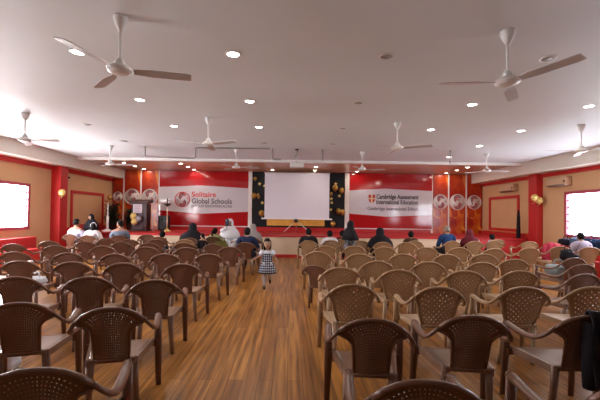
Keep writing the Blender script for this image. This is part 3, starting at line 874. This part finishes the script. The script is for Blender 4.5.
def person(name, label, loc, rz, pose='sit', s=1.0, top=None, bottom=None, hair='short', hair_m=None, veil=None, turn=0.0, seat=.43, J=None, long_sleeve=True, skirt=False, hs=1.0, tilt=0.0, vw=1.0):
    t = empty('person', loc, rz, label, 'person')
    J = J or joints(pose, s, seat)
    hs = hs * (max(s, .90) if pose == 'sit' else s)
    ws = s * (1.0 if (pose != 'sit' or s < .68) else max(1.0, min(1.2, 1.06 / s)))
    # body: one skin
    V = []; E = []; Rr = []; ix = {}
    def add(k, r_):
        ix[k] = len(V); V.append(J[k]); Rr.append(r_ if isinstance(r_, tuple) else r_)
    for k, r_ in (('P', (.135 * s, .105 * s)), ('B', (.125 * s, .095 * s)), ('C', (.14 * s, .10 * s)), ('K', (.085 * s, .065 * s)), ('N', .048 * s), ('H', .06 * hs)):
        add(k, r_)
    E += [(0, 1), (1, 2), (2, 3), (3, 4), (4, 5)]
    for n_ in 'LR':
        for k, r_ in (('S', .058), ('E', .041), ('W', .027), ('I', .085), ('G', .058), ('A', .036), ('T', .028)):
            add(k + n_, r_ * s)
        E += [(ix['K'], ix['S' + n_]), (ix['S' + n_], ix['E' + n_]), (ix['E' + n_], ix['W' + n_]), (ix['P'], ix['I' + n_]), (ix['I' + n_], ix['G' + n_]), (ix['G' + n_], ix['A' + n_]), (ix['A' + n_], ix['T' + n_])]
    bm = bmesh.new()
    add_mesh(bm, skin_obj(V, E, Rr))
    head_into(bm, J['H'], hs, turn, tilt)
    for n_, q in (('L', 1), ('R', -1)):
        hand_into(bm, J['W' + n_], J['Hd' + n_], s, q)
    me = bpy.data.meshes.new('body'); bm.to_mesh(me); bm.free()
    for m in (M_skin, M_eye, M_lip): me.materials.append(m)
    o = bpy.data.objects.new('body', me); COL.objects.link(o); o.parent = t
    def garment(nm, keys, edges, rad, m):
        me = skin_obj([J[k] for k in keys], edges, rad)
        me.name = nm
        for p in me.polygons: p.use_smooth = True
        me.materials.clear(); me.materials.append(m)
        g = bpy.data.objects.new(nm, me); COL.objects.link(g); g.parent = t
        return g
    if top:
        ks = ['P', 'B', 'C', 'K', 'SL', 'EL', 'SR', 'ER']; ed = [(0, 1), (1, 2), (2, 3), (3, 4), (4, 5), (3, 6), (6, 7)]
        rr = [(.165 * ws, .135 * ws), (.155 * ws, .13 * ws), (.170 * ws, .13 * ws), (.105 * s, .09 * s), .088 * ws, .066 * ws, .088 * ws, .066 * ws]
        if long_sleeve:
            ks += ['WL', 'WR']; ed += [(5, 8), (7, 9)]; rr += [.044 * s, .044 * s]
        garment('shirt', ks, ed, rr, top)
    if bottom:
        f = 1.5 if skirt else 1.22
        ks = ['P', 'IL', 'GL', 'AL', 'IR', 'GR', 'AR']; ed = [(0, 1), (1, 2), (2, 3), (0, 4), (4, 5), (5, 6)]
        rr = [(.155 * s, .125 * s), .095 * s * f, .075 * s * f, .055 * s * f, .095 * s * f, .075 * s * f, .055 * s * f]
        garment('skirt' if skirt else 'trousers', ks, ed, rr, bottom)
    for n_ in 'LR':
        b = MB(); a = J['A' + n_]; e = J['T' + n_]
        b.tube([a + Vector((0, -.03 * s, -.03 * s)), a.lerp(e, .5) + Vector((0, 0, -.005 * s)), e + (e - a) * .25], [.043 * s, .046 * s, .030 * s], 8, .8)
        b.build('shoe', M_black, t)
    hm = hair_m or M_hair
    H = J['H']; Rt = Matrix.Rotation(turn, 3, 'Z') @ Matrix.Rotation(tilt, 3, 'X')
    if hair:
        b = MB(); bm = b.bm
        bmesh.ops.create_uvsphere(bm, u_segments=20, v_segments=14, radius=1)
        kill = []
        for v in bm.verts:
            x, y, z = v.co
            limit = -.45 if hair != 'long' else -1.0
            if (y > .35 and z < .42) or z < limit - .25 * (y < -.2): kill.append(v)
            k = 1 + .04 * math.sin(7 * x + 5 * z)
            v.co = (x * .090 * k, y * .106 * k - .006, z * .127 * k + .006)
            if hair == 'long' and z < 0: v.co.z *= 1.6; v.co.y -= .012; v.co.x *= 1.0 + .28 * (-z)
        bmesh.ops.delete(bm, geom=kill, context='VERTS')
        bmesh.ops.recalc_face_normals(bm, faces=bm.faces)
        if hair == 'ponytail':
            b.tube([(0, -.09, .03), (0, -.14, .0), (0, -.15, -.10), (0, -.12, -.20)], [.02, .035, .03, .01], 8)
        for v in bm.verts: v.co = H + (Rt @ v.co) * hs
        for f in bm.faces: f.smooth = True
        g = b.build('hair', hm, t)
        sd = g.modifiers.new('thick', 'SOLIDIFY'); sd.thickness = .008 * hs
    if veil:
        b = MB(); bm = b.bm
        K = J['K']; C = J['C']
        n_ = 20
        prof = [(H.z + .140 * hs, .012, H.y - .01), (H.z + .131 * hs, .045, H.y - .01), (H.z + .105 * hs, .080, H.y - .01), (H.z + .06 * hs, .104, H.y - .012), (H.z, .112, H.y - .014), (H.z - .09 * hs, .112, H.y - .02), (K.z + .06 * s, .15, K.y - .01), (K.z - .03 * s, .24, K.y - .01), (C.z, .30, C.y), (C.z - .14 * s, .33, C.y + .01)]
        rings = []
        for z, rx, cy in prof:
            ring = []
            for k in range(n_):
                a = 2 * PI * k / n_
                ry = rx * (.98 if z > K.z + .03 * s else .72)
                x_, y_ = rx * math.cos(a) * (vw if z < K.z else 1 + (vw - 1) * .3), ry * math.sin(a)
                ring.append(bm.verts.new((x_ * (hs if z > K.z + .03 * s else s), cy + y_ * (hs if z > K.z + .03 * s else s), z)))
            rings.append(ring)
        face_rows = (3, 4)
        for i in range(len(rings) - 1):
            for k in range(n_):
                am = (k + .5) / n_ * 360 - 90
                if i in face_rows and abs(am) < 45: continue
                bm.faces.new((rings[i][k], rings[i][(k + 1) % n_], rings[i + 1][(k + 1) % n_], rings[i + 1][k]))
        bm.faces.new(rings[0])
        for f in bm.faces: f.smooth = True
        if turn:
            for ring in rings[:6]:
                for v in ring:
                    v.co = H + Matrix.Rotation(turn, 3, 'Z') @ (v.co - H)
        g = b.build('veil', veil, t)
        sd = g.modifiers.new('thick', 'SOLIDIFY'); sd.thickness = .006
    return t

c_lav = cloth('lavender_shirt', (.58, .56, .72)); c_white = cloth('white_shirt', (.72, .68, .72)); c_greyb = cloth('grey_blue_shirt', (.16, .20, .27))
c_black = cloth('black_cloth', (.012, .010, .014)); c_navy = cloth('navy_cloth', (.012, .018, .055)); c_blue = cloth('blue_jacket', (.018, .050, .16))
c_maroon = cloth('maroon_cloth', (.12, .012, .022)); c_olive = cloth('olive_cloth', (.10, .085, .015)); c_green = cloth('pale_green_cloth', (.32, .34, .15))
c_brown = cloth('brown_coat', (.075, .035, .022)); c_grey = cloth('grey_scarf', (.30, .27, .26)); c_wveil = cloth('white_veil', (.78, .76, .80), .04)
c_bust = cloth('rust_cloth', (.20, .07, .03)); c_pattern = mat('black_white_pattern_cloth', (.14, .13, .14), .8, .2, var=.95, scale=22)
c_lilac = cloth('lilac_top', (.40, .34, .44)); c_dark = cloth('dark_trousers', (.03, .03, .04))
HG = 'armchairs under the seated audience'
def seated(x, y, label, chair_label=None, deg=0, kind='tan', **kw):
    if chair_label:
        put_chair(kind, x + .3 * math.sin(R(deg)), y - .3 * math.cos(R(deg)), deg, chair_label, HG)
    return person('person', label, (x, y, 0), R(deg), 'sit', seat=.425, **kw)
seated(-6.70, 11.3, 'seated person in pale lavender shirt with short black hair, by left red pillar', 'brown armchair under the person in lavender shirt near left pillar', -6, 'dark', s=1.0, top=c_lav, bottom=c_dark, turn=R(-35))
p2 = seated(-5.95, 10.9, 'seated child in white shirt and white headband, right of the lavender shirt', 'brown armchair under the child with white headband', 0, 'dark', s=.86, top=c_white, bottom=c_dark, hair='long', turn=R(25))
MB().tube([(.088 * math.cos(a), .0, .118 * math.sin(a)) for a in [PI * k / 10 for k in range(11)]], .012, 6).build('headband', c_white, p2, (0, .02 * .86, .425 + .74 * .86 - .0))
person('person', 'dark-veiled person facing the hall before the stage, left of the potted plant', (-6.80, 12.35, 0), R(165), 'stand', s=.87, top=c_black, bottom=c_black, hair=None, veil=c_black, skirt=True)
seated(-5.18, 11.0, 'seated child in grey-blue shirt with black hair, head turned left', 'brown armchair under the child in grey-blue shirt', 20, 'dark', s=.98, top=c_greyb, bottom=c_dark, turn=R(60))
seated(-3.75, 10.6, 'small seated child with black hair in rust clothes, left of black veil', 'brown armchair under the small child in rust clothes', 0, 'dark', s=.60, top=c_bust, bottom=c_dark)
seated(-2.80, 10.4, 'seated woman under a long black veil, left of the aisle', 'brown armchair under the woman in black veil left of aisle', 0, 'dark', s=.93, top=c_black, bottom=c_black, hair=None, veil=c_black, skirt=True, vw=1.3)
person('person', 'small standing child in black beside the black-veiled woman left of aisle', (-2.38, 9.85, 0), R(20), 'stand', s=.585, top=c_black, bottom=c_dark, turn=R(50))
seated(-2.30, 11.1, 'seated child with black ponytail in pale green top left of aisle', 'brown armchair under the child in pale green top', 0, 'dark', s=.72, top=c_green, bottom=c_dark, hair='ponytail', turn=R(-30))
JW = joints('sit', 1.06, .425)
JW['ER'] = Vector((.25, .16, .96)); JW['WR'] = Vector((.07, .225, 1.07)); JW['HdR'] = Vector((-.25, .25, 1.0))
seated(-1.95, 11.75, 'person in white veil facing the hall and holding a dark phone', None, 180, J=JW, s=1.06, top=c_wveil, bottom=c_wveil, hair=None, veil=c_wveil, skirt=True)
o = put_chair('dark', -1.95, 12.05, 180, 'brown armchair turned round under the person in white veil', HG)
ph = empty('mobile_phone', (-1.99, 11.46, 1.235), R(10), 'dark blue phone held up by the person in white veil', 'phone')
MB().box((0, 0, 0), (.13, .014, .20), (R(-8), 0, 0), .006).build('case', mat('phone_navy', (.010, .02, .05), .3), ph)
MB().box((-.03, -.010, .06), (.035, .006, .04), (R(-8), 0, 0)).build('camera_lens', mat('phone_lens', (.25, .3, .4), .2), ph)
seated(-1.06, 9.0, 'person in navy blue jacket seated at the aisle end, seen from behind', 'brown armchair under the person in navy jacket by the aisle', 0, 'dark', s=.86, top=c_navy, bottom=c_dark)
seated(-1.12, 11.0, 'seated person in pale grey headscarf behind the navy jacket', 'brown armchair under the person in pale grey headscarf', 0, 'dark', s=.90, top=c_grey, bottom=c_dark, hair=None, veil=c_grey)
seated(.52, 9.9, 'short-haired person in black top seated nearest aisle on the right', 'tan armchair under the person in black top by the aisle', -2, 'tan', s=.82, top=c_black, bottom=c_dark)
seated(1.14, 10.2, 'child with white collar and black hair, second from aisle on the right', 'tan armchair under the child with white collar', 0, 'tan', s=.74, top=c_white, bottom=c_dark)
seated(1.60, 10.95, 'seated child in maroon top with dark hair, left of patterned dress', 'tan armchair under the child in maroon top', 0, 'tan', s=.70, top=c_maroon, bottom=c_dark)
person('person', 'person in black and white patterned dress and black scarf standing among right chairs', (1.56, 9.3, 0), R(-70), 'stand', s=.83, top=c_pattern, bottom=c_pattern, hair=None, veil=c_black, skirt=True)
seated(2.45, 9.75, 'seated woman under a black veil in the right block, middle of row', 'tan armchair under the woman in black veil right of aisle', 0, 'tan', s=.88, top=c_black, bottom=c_black, hair=None, veil=c_black, skirt=True, vw=1.25)
seated(3.52, 10.45, 'seated child in brown coat with dark hair, right of the black veil', 'tan armchair under the child in brown coat', 0, 'tan', s=.74, top=c_brown, bottom=c_dark)
seated(4.65, 10.65, 'person in bright blue jacket with grey-brown hair looking left', 'tan armchair under the person in bright blue jacket', 6, 'tan', s=.95, top=c_blue, bottom=c_dark, hair_m=M_greyhair, turn=R(55))
seated(5.32, 10.65, 'seated woman in maroon veil to the right of the blue jacket', 'tan armchair under the woman in maroon veil', 0, 'tan', s=.83, top=c_maroon, bottom=c_black, hair=None, veil=c_maroon, skirt=True)
seated(6.55, 11.65, 'small seated child in lilac top with black hair near right pillar', 'tan armchair under the small child in lilac top', 0, 'tan', s=.60, top=c_lilac, bottom=c_dark)
person('person', 'person in lilac top with dark hair seated at the right edge below window', (7.32, 9.05, 0), 0, 'sit', seat=.425, s=.85, top=c_lilac, bottom=c_navy)

# the running girl
g = 1.02 / 1.72
def girl():
    V = lambda x, y, z: Vector((x * g, y * g, z * g))
    J = dict(P=V(0, 0, .84), B=V(.0, .01, .98), C=V(0, .02, 1.14), K=V(0, .02, 1.27), N=V(0, .03, 1.33), H=V(.0, .06, 1.53))
    J['SL'] = V(-.15, .02, 1.24); J['EL'] = V(-.27, .02, 1.04); J['WL'] = V(-.33, .14, .92); J['HdL'] = Vector((-.25, .6, -.5))
    J['SR'] = V(.15, .02, 1.24); J['ER'] = V(.30, -.06, 1.07); J['WR'] = V(.46, .02, .98); J['HdR'] = Vector((.8, .3, -.2))
    J['IL'] = V(-.085, 0, .81); J['GL'] = V(-.10, .16, .46); J['AL'] = V(-.10, -.20, .30); J['TL'] = V(-.11, -.16, .17)
    J['IR'] = V(.085, .01, .81); J['GR'] = V(.09, .07, .45); J['AR'] = V(.085, .04, .085); J['TR'] = V(.09, .19, .035)
    t = person('person', 'running little girl in black and white plaid dress in the aisle', (-.45, 7.37, 0), R(184), 'stand', s=g, bottom=cloth('white_leggings', (.60, .58, .62)), hair='long', J=J, hs=1.5)
    d = MB().loft([(0, .02 * g, 1.305 * g, .085 * g, .07 * g), (0, .02 * g, 1.25 * g, .165 * g, .115 * g), (0, .02 * g, 1.12 * g, .175 * g, .13 * g), (0, .01 * g, .98 * g, .165 * g, .125 * g), (0, .01 * g, .80 * g, .24 * g, .19 * g), (0, .01 * g, .62 * g, .30 * g, .24 * g), (0, .01 * g, .53 * g, .32 * g, .26 * g)])
    d.build('dress', M_plaid, t)
    MB().loft([(0, .02 * g, 1.30 * g, .10 * g, .085 * g), (0, .02 * g, 1.25 * g, .175 * g, .125 * g), (0, .02 * g, 1.19 * g, .185 * g, .14 * g)]).build('collar', cloth('pale_blue_white', (.62, .64, .74)), t)
    for q in ('L', 'R'):
        MB().tube([J['S' + q] * .9 + J['K'] * .1, J['S' + q], J['S' + q].lerp(J['E' + q], .45), J['S' + q].lerp(J['E' + q], .6)], [.085 * g, .11 * g, .10 * g, .065 * g], 10).build('sleeve', cloth('pale_blue_white', (.62, .64, .74)), t)
girl()

# ------------------------------------------------------------------ bags and clothes on ledge and chairs
def lump(name, m, loc, size, label, cat, seed, rz=0.0, parts=None, group=None):
    rnd = random.Random(seed)
    b = MB(); bm = b.bm
    bmesh.ops.create_icosphere(bm, subdivisions=3, radius=1)
    ph_ = [rnd.uniform(0, 6) for _ in range(4)]
    for v in bm.verts:
        x, y, z = v.co
        k = 1 + .10 * math.sin(5 * x + ph_[0]) * math.cos(4 * y + ph_[1]) + .07 * math.sin(8 * z + 3 * x + ph_[2])
        sx = math.copysign(abs(x) ** .6, x); sy = math.copysign(abs(y) ** .6, y); sz = math.copysign(abs(z) ** .7, z)
        v.co = (sx * k * size[0] / 2, sy * k * size[1] / 2, max(-.5, sz * k * .5) * size[2] + size[2] / 2)
    for f in bm.faces: f.smooth = True
    o = empty(name, loc, rz, label, cat, group)
    b.build('body', m, o)
    hx = size[0] * .25
    MB().tube([(-hx, 0, size[2] * .92), (-hx * .8, 0, size[2] + .06), (0, 0, size[2] + .09), (hx * .8, 0, size[2] + .06), (hx, 0, size[2] * .92)], .012, 6).build('handle', m, o)
    MB().tube([(-size[0] * .38, -size[1] * .3, size[2] * .82), (0, -size[1] * .36, size[2] * .86), (size[0] * .38, -size[1] * .3, size[2] * .82)], .007, 5).build('zip', M_alu, o)
    return o
c_navybag = cloth('navy_bag', (.014, .030, .085)); c_bluebag = cloth('slate_bag', (.07, .11, .20)); c_darkbag = cloth('dark_bag', (.012, .014, .03))
lump('school_bag', c_darkbag, (8.43, 11.0, .70), (.28, .42, .20), 'farthest dark school bag lying on right window ledge, next to pillar', 'bag', 1, group='bags on the window ledge')
lump('school_bag', c_bluebag, (8.43, 10.55, .70), (.30, .40, .26), 'slate blue school bag second along the right window ledge', 'bag', 2, group='bags on the window ledge')
lump('school_bag', c_navybag, (8.43, 10.08, .70), (.30, .42, .26), 'navy school bag third along the right window ledge', 'bag', 3, group='bags on the window ledge')
lump('school_bag', c_navybag, (8.43, 9.6, .70), (.30, .40, .27), 'nearest navy school bag on the right window ledge, at photo edge', 'bag', 4, group='bags on the window ledge')
lump('backpack', c_black, (6.70, 8.70, .46), (.30, .18, .30), 'black backpack hung on the back of a tan armchair by right wall', 'bag', 5)
lump('pale_bag', cloth('pale_blue_cloth', (.26, .31, .34)), (4.93, 6.62, .43), (.34, .32, .24), 'pale blue bag on the seat of a dark chair at right', 'bag', 7)
lump('white_bag', cloth('white_plastic', (.70, .72, .82)), (-3.69, 5.25, .43), (.26, .24, .12), 'white plastic bag on a brown chair seat in left block', 'bag', 8)
lump('white_bag', cloth('white_plastic', (.70, .72, .82)), (-2.62, 3.36, 0), (.22, .22, .22), 'small white bag on the floor behind chairs at photo left edge', 'bag', 9)
lump('olive_bag', c_olive, (-1.98, 10.45, 0), (.46, .30, .74), 'upright olive holdall standing behind chairs left of the aisle', 'bag', 10)
# jackets over chair backs
def jacket(x, y, deg, m, label, wk=1.0, off=0.0):
    th = R(deg)
    t = empty('jacket', (x - .3 * math.sin(th), y + .3 * math.cos(th), 0), th, label, 'jacket')
    b = MB(); bm = b.bm; g_ = {}
    nu, nv = 12, 14
    for i in range(nu + 1):
        for j in range(nv + 1):
            u = -1 + 2 * i / nu; v = j / nv           # v: hem behind -> over the rail -> hem in front
            yr, zr = rail_at(off + wk * u * .20)
            if v < .62: zz = zr + .03 - (.62 - v) / .62 * .50; yy = yr - .045 - .06 * (1 - v)
            elif v < .74: zz = zr + .045; yy = yr + (v - .68) * .6
            else: zz = zr + .03 - (v - .74) / .26 * .22; yy = yr + .05 + (v - .74) * .35
            yy += .012 * math.sin(u * 9 + v * 3)
            g_[i, j] = bm.verts.new((off + wk * u * (.22 + .03 * math.sin(v * 6)), yy, zz))
    for i in range(nu):
        for j in range(nv): bm.faces.new((g_[i, j], g_[i + 1, j], g_[i + 1, j + 1], g_[i, j + 1]))
    for f in bm.faces: f.smooth = True
    o = b.build('body', m, t); sd = o.modifiers.new('t', 'SOLIDIFY'); sd.thickness = .014
    for s in (-1, 1):
        MB().tube([(off + wk * s * .20, -.33, .78), (off + wk * s * .235, -.36, .64), (off + wk * s * .24, -.35, .48), (off + wk * s * .23, -.34, .34)], [.04, .05, .045, .038], 8).build('sleeve', m, t)
jacket(2.11, 2.53, -6, c_black, 'black jacket hung over a dark brown chair at the right photo edge', .55, .09)
put_chair('tan', 7.05, 9.70, -3, 'tan armchair under a red jacket, close to the right window ledge', 'armchairs right of the aisle')
jacket(7.05, 9.70, -3, cloth('red_cloth', (.40, .03, .06)), 'red jacket hung over tan chair below the right window')

# ------------------------------------------------------------------ light, world, camera
w = bpy.data.worlds.new('world'); scene.world = w; w.use_nodes = True
w.node_tree.nodes['Background'].inputs[0].default_value = (.8, .85, 1, 1)
w.node_tree.nodes['Background'].inputs[1].default_value = .6

cam = bpy.data.cameras.new('camera'); cam.sensor_width = 36; cam.lens = 36 * 360 / 600
cam.shift_x = 10 / 600; cam.shift_y = 8.4 / 600
cam.clip_start = .05
co = bpy.data.objects.new('camera', cam); COL.objects.link(co)
Mx = Matrix.Rotation(R(90 + 1.05), 4, 'X') @ Matrix.Rotation(R(.8), 4, 'Z')
co.matrix_world = Matrix.Translation((0, 0, 1.5)) @ Mx
scene.camera = co
vs = scene.view_settings
vs.view_transform = 'Standard'; vs.look = 'None'; vs.exposure = 0.16; vs.gamma = 1.0; vs.use_curve_mapping = False
scene.cycles.use_denoising = True
scene.cycles.max_bounces = 8
scene.cycles.sample_clamp_indirect = 6
